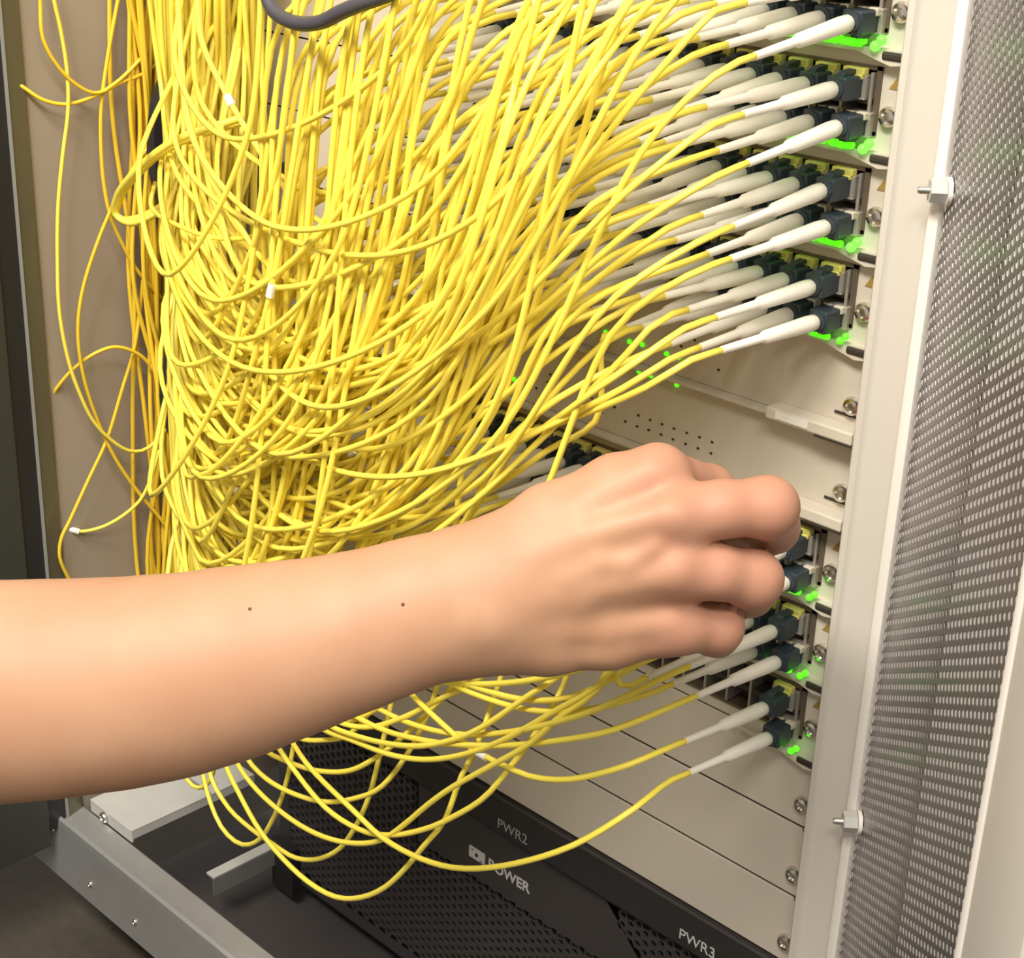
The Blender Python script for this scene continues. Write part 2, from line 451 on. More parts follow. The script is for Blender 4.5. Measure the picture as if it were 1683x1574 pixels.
def plain_card(k, name, label, lit):
    zb, zt = z_bot(k), z_bot(k) + PITCH
    t = thing(name, label, 'panel', (XL, 0, zb), 'bare panels in the shelf')
    L = -Vector(t.location)
    gap = 0.0009
    bm = bmesh.new(); add_box(bm, XL, 0.0372, 0, 0.002, zb + gap, zt - gap, bev=0.0003)
    link('faceplate', mesh_of(bm, 'faceplate', M['cream']), t, L)
    bm = bmesh.new(); add_box(bm, XL, 0.0372, 0.0013, 0.0030, zb - gap, zb + gap)
    link('seam', mesh_of(bm, 'seam', M['groove']), t, L)
    link('screw', SCREW, t, L + Vector((0.0283, -0.0002, zb + 0.0140)))
    link('screw', SCREW, t, L + Vector((XL + 0.010, -0.0002, zb + 0.0140)))
    if lit:
        lv = link('ejector_lever', mesh_of((lambda b: (add_box(b, -0.012, 0.036, -0.0105, 0, zb - 0.0008, zb + 0.0050, bev=0.0008), b)[1])(bmesh.new()), 'ejector_lever', M['cream']), t, L)
        link('lever_label', mesh_of((lambda b: (add_box(b, -0.006, 0.012, -0.0109, -0.0104, zb + 0.0006, zb + 0.0040), b)[1])(bmesh.new()), 'lever_label', M['tag']), lv)
        bm = bmesh.new(); add_box(bm, 0.016, 0.037, -0.0109, -0.0003, zb - 0.0016, zb - 0.0006)
        add_box(bm, 0.019, 0.037, -0.0007, 0, zb + 0.0085, zb + 0.0096)
        link('lever_slot', mesh_of(bm, 'lever_slot', M['groove']), t, L)
        bm = bmesh.new(); add_box(bm, XL, -0.012, -0.0060, 0.0, zb - 0.0010, zb + 0.0010, bev=0.0003)
        link('lower_flange', mesh_of(bm, 'lower_flange', M['cream']), t, L)
    else:
        link('seam_notch', mesh_of((lambda b: (add_box(b, 0.0300, 0.0335, -0.0006, 0.001, zb - 0.0014, zb + 0.0016), b)[1])(bmesh.new()), 'seam_notch', M['groove']), t, L)
    return t, L

DATA = {
    'loops': [["u8b",[[-0.3019,-0.09,-0.392],[-0.2734,-0.1026,-0.3933],[-0.2428,-0.1138,-0.3915],[-0.2142,-0.1238,-0.3906],[-0.1562,-0.1394,-0.3841],[-0.1245,-0.1458,-0.382],[-0.0896,-0.1495,-0.3744],[-0.0628,-0.15,-0.3643],[-0.0302,-0.1464,-0.3452],[-0.0027,-0.136,-0.3245],[0.0136,-0.1187,-0.3061],[0.0219,-0.1,-0.2951]]],["u8a",[[-0.2264,-0.09,-0.3199],[-0.1828,-0.105,-0.3155],[-0.1404,-0.1176,-0.3119],[-0.1099,-0.125,-0.312],[-0.0798,-0.1294,-0.3133],[-0.0551,-0.13,-0.3118],[-0.0388,-0.1286,-0.3102],[-0.0188,-0.1243,-0.3034],[0.0033,-0.113,-0.2903],[0.0152,-0.1,-0.2809]]],["u7b",[[-0.2771,-0.09,-0.3606],[-0.2308,-0.1043,-0.3554],[-0.1836,-0.1163,-0.3471],[-0.1514,-0.1227,-0.3391],[-0.119,-0.1274,-0.3276],[-0.095,-0.1296,-0.318],[-0.0581,-0.1295,-0.3016],[-0.0285,-0.1245,-0.2872],[-0.0053,-0.1142,-0.2752],[0.011,-0.1,-0.266]]],["u7b1",[[-0.2263,-0.09,-0.3084],[-0.1661,-0.1068,-0.3023],[-0.1179,-0.1163,-0.2955],[-0.087,-0.1197,-0.2907],[-0.0509,-0.1195,-0.2831],[-0.022,-0.1141,-0.2723],[0.0052,-0.1,-0.2578]]],["u7a1",[[-0.2158,-0.09,-0.3081],[-0.1556,-0.1076,-0.2977],[-0.1138,-0.1165,-0.2909],[-0.089,-0.1196,-0.2869],[-0.0526,-0.1192,-0.2784],[-0.0277,-0.1133,-0.2671],[-0.0069,-0.1,-0.2555]]]],
    'hang': [[[-0.4009,-0.07,-0.3838],[-0.3638,-0.0942,-0.4264],[-0.3456,-0.1056,-0.4655],[-0.3346,-0.1086,-0.4815],[-0.3193,-0.1103,-0.4939],[-0.3002,-0.1108,-0.495],[-0.2817,-0.1107,-0.4826],[-0.267,-0.1098,-0.4595],[-0.2573,-0.107,-0.4309],[-0.2558,-0.1018,-0.4043],[-0.263,-0.09,-0.371]],[[-0.396,-0.07,-0.3819],[-0.364,-0.09,-0.4281],[-0.3442,-0.1012,-0.4686],[-0.3203,-0.1053,-0.4799],[-0.2956,-0.1077,-0.481],[-0.2681,-0.1095,-0.4787],[-0.2473,-0.1104,-0.4764],[-0.2247,-0.1108,-0.4657],[-0.204,-0.1108,-0.4474],[-0.1911,-0.1102,-0.4272],[-0.1799,-0.1086,-0.4004],[-0.175,-0.1054,-0.373],[-0.1727,-0.0985,-0.3383],[-0.1753,-0.09,-0.3105]],[[-0.3925,-0.07,-0.3805],[-0.3408,-0.1011,-0.4134],[-0.3032,-0.1177,-0.4344],[-0.2783,-0.125,-0.4422],[-0.2504,-0.1315,-0.4497],[-0.2205,-0.1362,-0.4526],[-0.194,-0.1388,-0.4522],[-0.1706,-0.14,-0.4471],[-0.1486,-0.1404,-0.4345],[-0.1307,-0.1401,-0.4183],[-0.1164,-0.1391,-0.3994],[-0.1036,-0.1368,-0.3782],[-0.0934,-0.1336,-0.3605],[-0.0894,-0.1269,-0.3361],[-0.0855,-0.1201,-0.3185],[-0.0878,-0.1038,-0.2904],[-0.094,-0.09,-0.2735]],[[-0.3891,-0.07,-0.3792],[-0.3341,-0.1012,-0.4104],[-0.2928,-0.1174,-0.427],[-0.2668,-0.1239,-0.4297],[-0.2287,-0.1309,-0.4267],[-0.1929,-0.1357,-0.4193],[-0.1611,-0.1387,-0.407],[-0.1345,-0.1404,-0.3907],[-0.1146,-0.141,-0.3698],[-0.0997,-0.1408,-0.3518],[-0.0838,-0.1396,-0.334],[-0.0622,-0.1363,-0.3132],[-0.0403,-0.1298,-0.2915],[-0.0301,-0.1235,-0.2764],[-0.0164,-0.1124,-0.2587],[-0.0079,-0.1,-0.244]],[[-0.3857,-0.07,-0.3778],[-0.3283,-0.1008,-0.408],[-0.2887,-0.1132,-0.4238],[-0.2631,-0.1172,-0.4258],[-0.2308,-0.1199,-0.4199],[-0.2024,-0.1206,-0.4102],[-0.1795,-0.1199,-0.3966],[-0.1605,-0.1179,-0.3814],[-0.1463,-0.113,-0.358],[-0.1399,-0.1045,-0.335],[-0.144,-0.09,-0.3121]],[[-0.3789,-0.07,-0.3752],[-0.3026,-0.1029,-0.3874],[-0.2478,-0.1209,-0.3929],[-0.2263,-0.1268,-0.3951],[-0.1838,-0.1356,-0.3983],[-0.1478,-0.1394,-0.3924],[-0.1246,-0.1404,-0.382],[-0.1003,-0.14,-0.3658],[-0.0844,-0.1386,-0.3521],[-0.0647,-0.1344,-0.3314],[-0.0539,-0.1276,-0.3109],[-0.0486,-0.121,-0.2977],[-0.0454,-0.1061,-0.2771],[-0.0496,-0.09,-0.2619]],[[-0.3789,-0.07,-0.3752],[-0.3101,-0.1023,-0.3993],[-0.2695,-0.1137,-0.4094],[-0.2434,-0.1172,-0.4043],[-0.2122,-0.1198,-0.3946],[-0.1827,-0.1206,-0.3799],[-0.1625,-0.1197,-0.3628],[-0.1428,-0.1163,-0.3408],[-0.1319,-0.112,-0.3255],[-0.1198,-0.1021,-0.3043],[-0.1196,-0.09,-0.2875]],[[-0.3721,-0.07,-0.3725],[-0.2832,-0.104,-0.3868],[-0.2423,-0.1103,-0.3903],[-0.2168,-0.1107,-0.3806],[-0.1963,-0.1092,-0.3678],[-0.1832,-0.1042,-0.3469],[-0.1851,-0.09,-0.322]],[[-0.3589,-0.07,-0.3673],[-0.2756,-0.1004,-0.3724],[-0.2137,-0.1165,-0.3681],[-0.1777,-0.1229,-0.3573],[-0.1387,-0.1283,-0.3459],[-0.1113,-0.1306,-0.3344],[-0.0842,-0.1312,-0.3184],[-0.0584,-0.1294,-0.2985],[-0.0318,-0.122,-0.2729],[-0.0163,-0.1125,-0.257],[-0.0043,-0.1,-0.244]],[[-0.3523,-0.07,-0.3647],[-0.2662,-0.1031,-0.3673],[-0.2031,-0.1195,-0.3601],[-0.1735,-0.1248,-0.3515],[-0.1376,-0.1294,-0.3383],[-0.1109,-0.1311,-0.3258],[-0.0851,-0.1307,-0.3087],[-0.0706,-0.1288,-0.296],[-0.0497,-0.1212,-0.273],[-0.0391,-0.1138,-0.2615],[-0.0299,-0.1,-0.2468]],[[-0.4324,-0.06,-0.3996],[-0.411,-0.0768,-0.4684],[-0.4036,-0.0802,-0.5101],[-0.3936,-0.0804,-0.5129],[-0.3805,-0.0804,-0.5049],[-0.3716,-0.0802,-0.4911],[-0.3683,-0.0782,-0.4576],[-0.3811,-0.07,-0.4117]],[[-0.3459,-0.07,-0.3622],[-0.2603,-0.1031,-0.3607],[-0.2018,-0.117,-0.357],[-0.1699,-0.1202,-0.3468],[-0.1412,-0.12,-0.3282],[-0.1189,-0.1154,-0.3093],[-0.1024,-0.1063,-0.2951],[-0.0937,-0.09,-0.2802]]],
    'left': [[[-0.483,-0.0939,0.0126],[-0.4839,-0.0915,-0.0081],[-0.4846,-0.0881,-0.0257],[-0.4852,-0.0855,-0.0487],[-0.4855,-0.0863,-0.0717],[-0.4857,-0.0923,-0.1001],[-0.4854,-0.098,-0.1301],[-0.4847,-0.1016,-0.1634],[-0.4836,-0.1035,-0.1966],[-0.4821,-0.1002,-0.2306],[-0.4809,-0.0944,-0.2534],[-0.4799,-0.0878,-0.271],[-0.4788,-0.0773,-0.2861],[-0.4777,-0.0631,-0.2985],[-0.4768,-0.0509,-0.3001],[-0.475,-0.0322,-0.2876]],[[-0.462,-0.0206,-0.0793],[-0.4685,-0.0414,-0.097],[-0.4718,-0.0511,-0.1092],[-0.4761,-0.0637,-0.1301],[-0.4798,-0.0758,-0.1554],[-0.4828,-0.0872,-0.1863],[-0.484,-0.0914,-0.2115],[-0.4843,-0.0896,-0.2414],[-0.4835,-0.0821,-0.2735],[-0.4816,-0.0716,-0.3032],[-0.4788,-0.0568,-0.3316],[-0.4761,-0.0439,-0.352],[-0.472,-0.0292,-0.3782]],[[-0.483,-0.0425,0.0105],[-0.4838,-0.0485,-0.0105],[-0.4844,-0.0571,-0.0419],[-0.4844,-0.0639,-0.0712],[-0.484,-0.0662,-0.0936],[-0.4831,-0.0665,-0.1203],[-0.4822,-0.0637,-0.141],[-0.4812,-0.0575,-0.1586],[-0.4799,-0.0487,-0.1769],[-0.478,-0.0324,-0.199]],[[-0.486,-0.0992,0.0125],[-0.486,-0.0994,-0.0079],[-0.4855,-0.0996,-0.0299],[-0.4846,-0.0915,-0.0467],[-0.4836,-0.081,-0.0578],[-0.4826,-0.0687,-0.0639],[-0.4809,-0.051,-0.0587],[-0.4794,-0.0365,-0.0546],[-0.476,-0.0135,-0.0409]],[[-0.507,-0.1211,-0.0472],[-0.4974,-0.1081,-0.0591],[-0.4923,-0.0987,-0.0665],[-0.4881,-0.0867,-0.0696],[-0.484,-0.071,-0.0665],[-0.4807,-0.0546,-0.0584],[-0.4784,-0.0379,-0.0452],[-0.478,-0.0158,-0.0262]],[[-0.509,-0.1066,-0.2674],[-0.5018,-0.1028,-0.2561],[-0.4923,-0.0949,-0.2407],[-0.4844,-0.0819,-0.229],[-0.4797,-0.0675,-0.2255],[-0.4765,-0.0522,-0.2333],[-0.4754,-0.0438,-0.2441],[-0.476,-0.0282,-0.2714]],[[-0.48,-0.0418,-0.1693],[-0.4813,-0.0455,-0.1977],[-0.4826,-0.0517,-0.23],[-0.4837,-0.0615,-0.2555],[-0.4849,-0.0756,-0.2902],[-0.4858,-0.0906,-0.3147],[-0.4866,-0.1063,-0.3403],[-0.4869,-0.1128,-0.3504],[-0.4871,-0.115,-0.3632],[-0.4875,-0.1091,-0.3828],[-0.488,-0.0947,-0.4189]],[[-0.507,-0.1035,-0.35],[-0.5041,-0.1007,-0.3517],[-0.4977,-0.0933,-0.3552],[-0.4903,-0.0818,-0.3534],[-0.4836,-0.0695,-0.347],[-0.478,-0.0576,-0.3365],[-0.475,-0.0517,-0.325],[-0.472,-0.0437,-0.3014]],[[-0.3313,-0.07,-0.0574],[-0.3543,-0.0904,-0.0681],[-0.3725,-0.0969,-0.0788],[-0.3953,-0.1,-0.0958],[-0.4133,-0.0996,-0.1119],[-0.4194,-0.0981,-0.1234],[-0.4084,-0.0962,-0.1233],[-0.3928,-0.0916,-0.1166],[-0.3784,-0.0813,-0.104],[-0.3695,-0.06,-0.0887]],[[-0.3244,-0.075,-0.0535],[-0.3453,-0.0964,-0.0637],[-0.3632,-0.1029,-0.0742],[-0.3876,-0.1056,-0.0916],[-0.4083,-0.1042,-0.1089],[-0.4149,-0.102,-0.1201],[-0.4058,-0.0988,-0.1242],[-0.3928,-0.093,-0.1189],[-0.3811,-0.0796,-0.1079],[-0.3769,-0.055,-0.0959]],[[-0.3899,-0.09,-0.099],[-0.3805,-0.0997,-0.1081],[-0.364,-0.1053,-0.111],[-0.343,-0.1102,-0.1102],[-0.3016,-0.1178,-0.1076],[-0.2671,-0.1206,-0.1013],[-0.2435,-0.119,-0.0923],[-0.2262,-0.1121,-0.08],[-0.2141,-0.0945,-0.068],[-0.2104,-0.07,-0.0627]]],
    'fore': [[[-0.3559,-0.08,0.0236],[-0.324,-0.1009,-0.009],[-0.2873,-0.1127,-0.0316],[-0.2545,-0.1189,-0.0518],[-0.2329,-0.1202,-0.0671],[-0.2127,-0.1187,-0.0785],[-0.1949,-0.1159,-0.0829],[-0.1794,-0.1123,-0.0835],[-0.155,-0.1033,-0.0772],[-0.1362,-0.09,-0.0668]],[[-0.374,-0.08,0.0219],[-0.3336,-0.1066,-0.0284],[-0.3176,-0.1149,-0.0492],[-0.2907,-0.1228,-0.0718],[-0.2628,-0.1274,-0.0881],[-0.2406,-0.1298,-0.1021],[-0.2208,-0.1306,-0.1087],[-0.1954,-0.1304,-0.1094],[-0.1725,-0.1294,-0.1037],[-0.1485,-0.1268,-0.0908],[-0.1311,-0.1229,-0.0757],[-0.1113,-0.1142,-0.0529],[-0.0925,-0.1,-0.0299]],[[-0.3449,-0.09,-0.0908],[-0.2967,-0.1136,-0.1178],[-0.2551,-0.1264,-0.1323],[-0.2274,-0.1327,-0.14],[-0.1981,-0.137,-0.1438],[-0.1726,-0.1393,-0.1427],[-0.1428,-0.1401,-0.1324],[-0.1171,-0.1386,-0.1155],[-0.0978,-0.1329,-0.0935],[-0.087,-0.1222,-0.0711],[-0.0732,-0.1,-0.0476]],[[-0.3617,-0.08,-0.0444],[-0.3096,-0.1071,-0.0918],[-0.2665,-0.1202,-0.1198],[-0.2404,-0.1247,-0.1291],[-0.2061,-0.1287,-0.1388],[-0.1761,-0.1303,-0.14],[-0.1491,-0.1306,-0.1359],[-0.1171,-0.1291,-0.1247],[-0.0867,-0.1249,-0.1091],[-0.062,-0.1166,-0.0881],[-0.0368,-0.1,-0.064]],[[-0.3496,-0.09,-0.1616],[-0.2887,-0.114,-0.1803],[-0.2333,-0.1278,-0.1854],[-0.1892,-0.1354,-0.1842],[-0.1475,-0.1394,-0.1755],[-0.1208,-0.1401,-0.1632],[-0.0982,-0.1385,-0.1464],[-0.0804,-0.1337,-0.1281],[-0.0669,-0.1219,-0.1047],[-0.0565,-0.1,-0.0817]],[[-0.342,-0.09,-0.1815],[-0.2783,-0.1145,-0.2053],[-0.2189,-0.1279,-0.2148],[-0.1728,-0.1336,-0.2147],[-0.1302,-0.1351,-0.2063],[-0.0951,-0.1327,-0.1919],[-0.068,-0.1252,-0.1699],[-0.0523,-0.1151,-0.153],[-0.0381,-0.1,-0.1382]],[[-0.0857,-0.1,0.0442],[-0.0676,-0.1273,0.0095],[-0.0614,-0.1408,-0.0173],[-0.0646,-0.1485,-0.0467],[-0.0802,-0.1499,-0.0782],[-0.1065,-0.1463,-0.1098],[-0.1497,-0.1375,-0.1465],[-0.2113,-0.1252,-0.1731],[-0.2709,-0.111,-0.1795],[-0.3386,-0.09,-0.1734]],[[-0.0456,-0.1,0.0481],[-0.0416,-0.1267,0.0153],[-0.0468,-0.1433,-0.0194],[-0.0589,-0.15,-0.0604],[-0.0818,-0.1478,-0.0977],[-0.1218,-0.1396,-0.1383],[-0.1807,-0.1268,-0.1767],[-0.2568,-0.1102,-0.2],[-0.3284,-0.09,-0.1999]],[[-0.0586,-0.1,0.0468],[-0.0559,-0.1258,0.0181],[-0.0575,-0.14,-0.0071],[-0.0612,-0.1487,-0.0385],[-0.0734,-0.1495,-0.0741],[-0.1033,-0.1419,-0.1183],[-0.1511,-0.1288,-0.1612],[-0.2187,-0.1118,-0.1985],[-0.3004,-0.09,-0.2141]],[[-0.0204,-0.1,0.0482],[-0.0226,-0.1236,0.0222],[-0.0305,-0.1404,-0.0075],[-0.0433,-0.1491,-0.0423],[-0.0663,-0.149,-0.083],[-0.1039,-0.1411,-0.1272],[-0.1609,-0.128,-0.1706],[-0.2409,-0.1103,-0.1987],[-0.317,-0.09,-0.2042]],[[-0.2142,-0.13,-0.1406],[-0.147,-0.1398,-0.1453],[-0.1071,-0.1385,-0.1115],[-0.0893,-0.1336,-0.0969],[-0.0741,-0.12,-0.0741]]],
    'strap': [[-0.2343,-0.13,0.034],[-0.2233,-0.1344,0.024],[-0.2136,-0.1368,0.0177],[-0.195,-0.1389,0.0151],[-0.1766,-0.1399,0.0178],[-0.1632,-0.1399,0.0234],[-0.152,-0.1391,0.0277],[-0.1356,-0.1363,0.0337],[-0.1199,-0.13,0.0423]],
    'arm': [[-0.1495,-0.3966,-0.2111,0.0425],[-0.1259,-0.3598,-0.213,0.0417],[-0.1072,-0.3341,-0.2127,0.0402],[-0.0902,-0.3121,-0.2111,0.0388],[-0.0759,-0.2936,-0.2082,0.037],[-0.0628,-0.2739,-0.2038,0.035],[-0.0491,-0.2545,-0.1984,0.0316],[-0.0354,-0.2347,-0.1924,0.0288],[-0.0213,-0.2153,-0.1851,0.0272],[-0.0067,-0.196,-0.1814,0.0268]],
    'meta': [[[-0.0149,-0.197,-0.1696,0.0145],[0.0008,-0.1708,-0.1508,0.0125],[0.0176,-0.1509,-0.1369,0.0115],[0.0282,-0.138,-0.1323,0.0115]],[[-0.0084,-0.198,-0.1744,0.015],[0.0175,-0.1704,-0.1596,0.0125],[0.0432,-0.1427,-0.1444,0.0116]],[[-0.006,-0.1999,-0.1841,0.015],[0.0209,-0.173,-0.1747,0.0125],[0.047,-0.1449,-0.1646,0.0116]],[[-0.008,-0.201,-0.1955,0.0145],[0.0122,-0.1798,-0.1976,0.0138],[0.029,-0.1622,-0.1954,0.0128],[0.0472,-0.142,-0.1908,0.0112]],[[-0.0148,-0.1878,-0.1876,0.018],[0.0065,-0.1569,-0.1801,0.018],[0.0221,-0.1345,-0.1677,0.014]],[[-0.0142,-0.1881,-0.1942,0.016],[0.0276,-0.1388,-0.1892,0.013]]],
    'fing': [[[0.0285,-0.1377,-0.1323,0.0112],[0.0281,-0.1028,-0.1493,0.0102],[0.0247,-0.0791,-0.1701,0.009],[0.022,-0.0658,-0.1868,0.0078]],[[0.0432,-0.1427,-0.1444,0.0112],[0.054,-0.1289,-0.1412,0.0108],[0.0641,-0.112,-0.1419,0.0117],[0.0534,-0.0911,-0.1606,0.0103],[0.0397,-0.0737,-0.1752,0.0088]],[[0.047,-0.1449,-0.1646,0.0112],[0.0564,-0.1324,-0.1664,0.0105],[0.0634,-0.1157,-0.1727,0.0114],[0.0504,-0.0985,-0.1889,0.01],[0.0364,-0.0873,-0.2033,0.0083]],[[0.046,-0.1432,-0.1909,0.0108],[0.0535,-0.1235,-0.1954,0.0104],[0.0429,-0.1083,-0.2085,0.009],[0.0306,-0.0967,-0.2201,0.0077]],[[-0.0132,-0.162,-0.1719,0.0135],[-0.0041,-0.1232,-0.1721,0.012],[0.0071,-0.0956,-0.1794,0.0105],[0.0128,-0.0672,-0.192,0.0085]]],
    'tend': [[[0.0008,-0.1941,-0.1648,0.0045],[0.0228,-0.1734,-0.1502,0.0042],[0.0454,-0.1521,-0.1396,0.0045]],[[0.0087,-0.1947,-0.1762,0.004],[0.0306,-0.1735,-0.1683,0.004],[0.0503,-0.1537,-0.162,0.0045]],[[-0.0005,-0.1896,-0.1601,0.004],[0.0151,-0.1691,-0.1432,0.0045],[0.0314,-0.146,-0.128,0.005]],[[0.0118,-0.1938,-0.1873,0.0035],[0.0343,-0.1689,-0.1871,0.004],[0.0486,-0.1508,-0.185,0.005]],[[-0.0018,-0.209,-0.1834,0.011],[0.0026,-0.205,-0.1838,0.01]],[[0.0233,-0.1832,-0.1652,0.0016],[0.0316,-0.1736,-0.1587,0.0016],[0.0393,-0.1665,-0.1581,0.0015],[0.0456,-0.1583,-0.1519,0.0015]],[[0.0463,-0.1491,-0.1405,0.0055],[0.0473,-0.1482,-0.1404,0.0055]],[[0.0501,-0.1514,-0.1608,0.005],[0.0511,-0.1504,-0.1607,0.005]]],
    'moles': [[-0.0451,-0.2844,-0.1712],[-0.0079,-0.2402,-0.1698],[-0.0927,-0.3587,-0.2015]],
    'led4': [[-0.1217,-0.1392],[-0.1055,-0.14],[-0.0969,-0.1394],[-0.0811,-0.1401],[-0.0733,-0.14],[-0.0978,-0.1539],[-0.0898,-0.154],[-0.0731,-0.1542],[-0.1854,-0.1821]],
    'pin5': [[-0.0965,-0.1773],[-0.0885,-0.1774],[-0.0806,-0.1774],[-0.0728,-0.1774],[-0.0646,-0.1773],[-0.0565,-0.1772],[-0.0485,-0.1774],[-0.1048,-0.1831],[-0.0967,-0.1834],[-0.089,-0.183],[-0.0807,-0.1831],[-0.0729,-0.1833],[-0.0647,-0.1833],[-0.0568,-0.1832],[-0.0486,-0.1833],[-0.1589,-0.172],[-0.153,-0.172],[-0.1605,-0.1768],[-0.1687,-0.1826],[-0.1368,-0.1825],[-0.1287,-0.177],[-0.1208,-0.1772],[-0.1211,-0.1827],[-0.1127,-0.1774]],
    'pin4': [[-0.1444,-0.1398],[-0.1365,-0.1337],[-0.1207,-0.1339],[-0.1125,-0.1342],[-0.0724,-0.1339],[-0.0646,-0.1341],[-0.0562,-0.1344],[-0.0644,-0.1288],[-0.0567,-0.1296],[-0.0489,-0.13],[-0.0485,-0.1398]],
}

cards = {}
for k in (-2, -1, 0, 1, 2, 3, 6, 7, 8):
    cards[k] = line_card(k, ())
t4, L4 = plain_card(4, 'control_card', 'bare cream card with a row of small green lamps, above the card with printed dots', True)
t5, L5 = plain_card(5, 'control_card', 'bare cream card with printed dots, directly above the hand', True)
for x, z in DATA['led4']:
    tt, LL = (t4, L4) if z > z_bot(4) else (t5, L5)
    link('led', led_mesh('led', 0.0012, 'g'), tt, LL + Vector((x, -0.0004, z)))
for x, z in DATA['pin5']:
    link('pin_hole', PINH, t5, L5 + Vector((x, 0, z)))
for x, z in DATA['pin4']:
    link('pin_hole', PINH, t4, L4 + Vector((x, 0, z)))
plain_card(9, 'blank_panel', 'blank cream panel directly below the lowest lit card', False)
plain_card(10, 'blank_panel', 'blank cream panel, middle one of the three at the bottom', False)
plain_card(11, 'blank_panel', 'blank cream panel resting on the black power unit', False)

# ------------------------------------------------------------------ black power unit at the bottom
pu = thing('power_unit', 'black power unit with perforated front and silver lettering under the blank panels', 'power unit', (-0.19, 0, -0.655))
PO = -Vector(pu.location)
def pup(name, m, *b, bev=0.0):
    o = box_obj(name, m, pu, *b, bev=bev); o.location = PO; return o
ZT = z_bot(11) - 0.0012
pup('unit_body', M['black'], -0.412, 0.0375, 0.012, 0.34, -0.632, ZT - 0.001)
pup('top_ridge', M['blackp'], -0.412, 0.0375, -0.0025, 0.012, ZT - 0.0022, ZT, bev=0.0007)
bm = bmesh.new()
for (ya, za), (yb, zb2) in (((-0.0020, ZT - 0.0022), (-0.0020, -0.4760)), ((-0.0020, -0.4760), (0.004, -0.4830))):
    bm.faces.new([bm.verts.new(p) for p in ((-0.412, ya, za), (0.0375, ya, za), (0.0375, yb, zb2), (-0.412, yb, zb2))])
link('name_band', mesh_of(bm, 'name_band', M['blackm']), pu, PO)
# smooth facets with the lettering, then the perforated parts
bm = bmesh.new()
def panel(pts, y):
    f = bm.faces.new([bm.verts.new((x, y, z)) for x, z in pts])
    return f
panel([(-0.262, -0.483), (-0.098, -0.483), (-0.060, -0.520), (-0.060, -0.528), (-0.262, -0.528)], 0.004)
panel([(-0.412, -0.483), (-0.400, -0.483), (-0.400, -0.632), (-0.412, -0.632)], 0.004)
panel([(0.030, -0.483), (0.0375, -0.483), (0.0375, -0.632), (0.030, -0.632)], 0.004)
panel([(-0.400, -0.622), (0.030, -0.622), (0.030, -0.632), (-0.400, -0.632)], 0.004)
link('front_facet', mesh_of(bm, 'front_facet', M['blackp']), pu, PO)
def pfn(s, z, t): return (s, 0.004 + t, z)
def pin_a(s, z): return not (-0.265 < s < -0.057 and z > -0.5285 and s < -0.095 + (z + 0.483) * -0.95)
g = perforated('front_grille', M['blackp'], pfn, -0.400, 0.030, -0.622, -0.483, 0.0068, 0.0024, 0.002, pu, pin_a); g.location = PO
pup('corner_tab', M['black'], -0.4120, -0.388, -0.004, 0.002, -0.641, -0.600)

def text_part(name, body, size, x, z, m, bold=0.0):
    cu = bpy.data.curves.new(name, 'FONT'); cu.body = body; cu.size = size; cu.extrude = 0.00015; cu.offset = bold
    tmp = bpy.data.objects.new(name + '_tmp', cu); COL.objects.link(tmp)
    dg = bpy.context.evaluated_depsgraph_get()
    me = bpy.data.meshes.new_from_object(tmp.evaluated_get(dg))
    bpy.data.objects.remove(tmp)
    me.materials.clear(); me.materials.append(m); me.name = name
    o = bpy.data.objects.new(name, me); COL.objects.link(o); o.parent = pu
    o.rotation_euler = (math.pi / 2, 0, 0)
    o.location = PO + Vector((x, -0.0024, z))
    return o
text_part('lettering', 'PWR2', 0.0098, -0.1835, -0.4725, M['printd'])
text_part('lettering', 'PWR3', 0.0098, -0.0395, -0.4715, M['print'])
tp = text_part('lettering', 'POWER', 0.0105, -0.1960, -0.5125, M['print'], 0.0002); tp.location.y = PO.y + 0.0036
bm = bmesh.new()
add_box(bm, -0.2130, -0.1990, 0.0032, 0.0040, -0.5125, -0.5045)
ic = link('power_icon', mesh_of(bm, 'power_icon', M['print']), pu, PO)
bm = bmesh.new()
add_box(bm, -0.2072, -0.2048, 0.0029, 0.0033, -0.5092, -0.5078); add_box(bm, -0.2063, -0.2057, 0.0029, 0.0033, -0.5101, -0.5069)
add_box(bm, -0.2105, -0.2085, 0.0029, 0.0033, -0.5062, -0.5058); add_box(bm, -0.2030, -0.2010, 0.0029, 0.0033, -0.5116, -0.5112)
link('icon_mark', mesh_of(bm, 'icon_mark', M['black']), ic)

# ------------------------------------------------------------------ plug, boot and transceiver meshes
DIRB = Vector((-0.02, -1, -0.085)).normalized()
BL1, BL2 = 0.034, 0.027
bm = bmesh.new()
add_lathe(bm, [(0, 0.0026), (-0.0014, 0.0036), (-0.006, 0.0038), (-0.020, 0.0034), (-BL1, 0.0030), (-BL1 - 0.002, 0.0020), (-BL1 - BL2, 0.0017), (-BL1 - BL2 - 0.0004, 0.0012)], 12)
BOOT = mesh_of(bm, 'boot', M['boot'], True)
def plug_mesh(up):
    bm = bmesh.new()
    s = 1 if up else -1
    add_box(bm, -0.0044, 0.0044, 0.002, 0.019, -0.0041, 0.0041, bev=0.0006)
    add_box(bm, -0.0050, 0.0050, 0.0010, 0.0125, -0.0050, 0.0050, bev=0.0010)
    add_lathe(bm, [(0.004, 0.0046), (-0.0004, 0.0046), (-0.0004, 0.001)], 12)
    return mesh_of(bm, 'plug', M['plug'])
PLUG = plug_mesh(True)
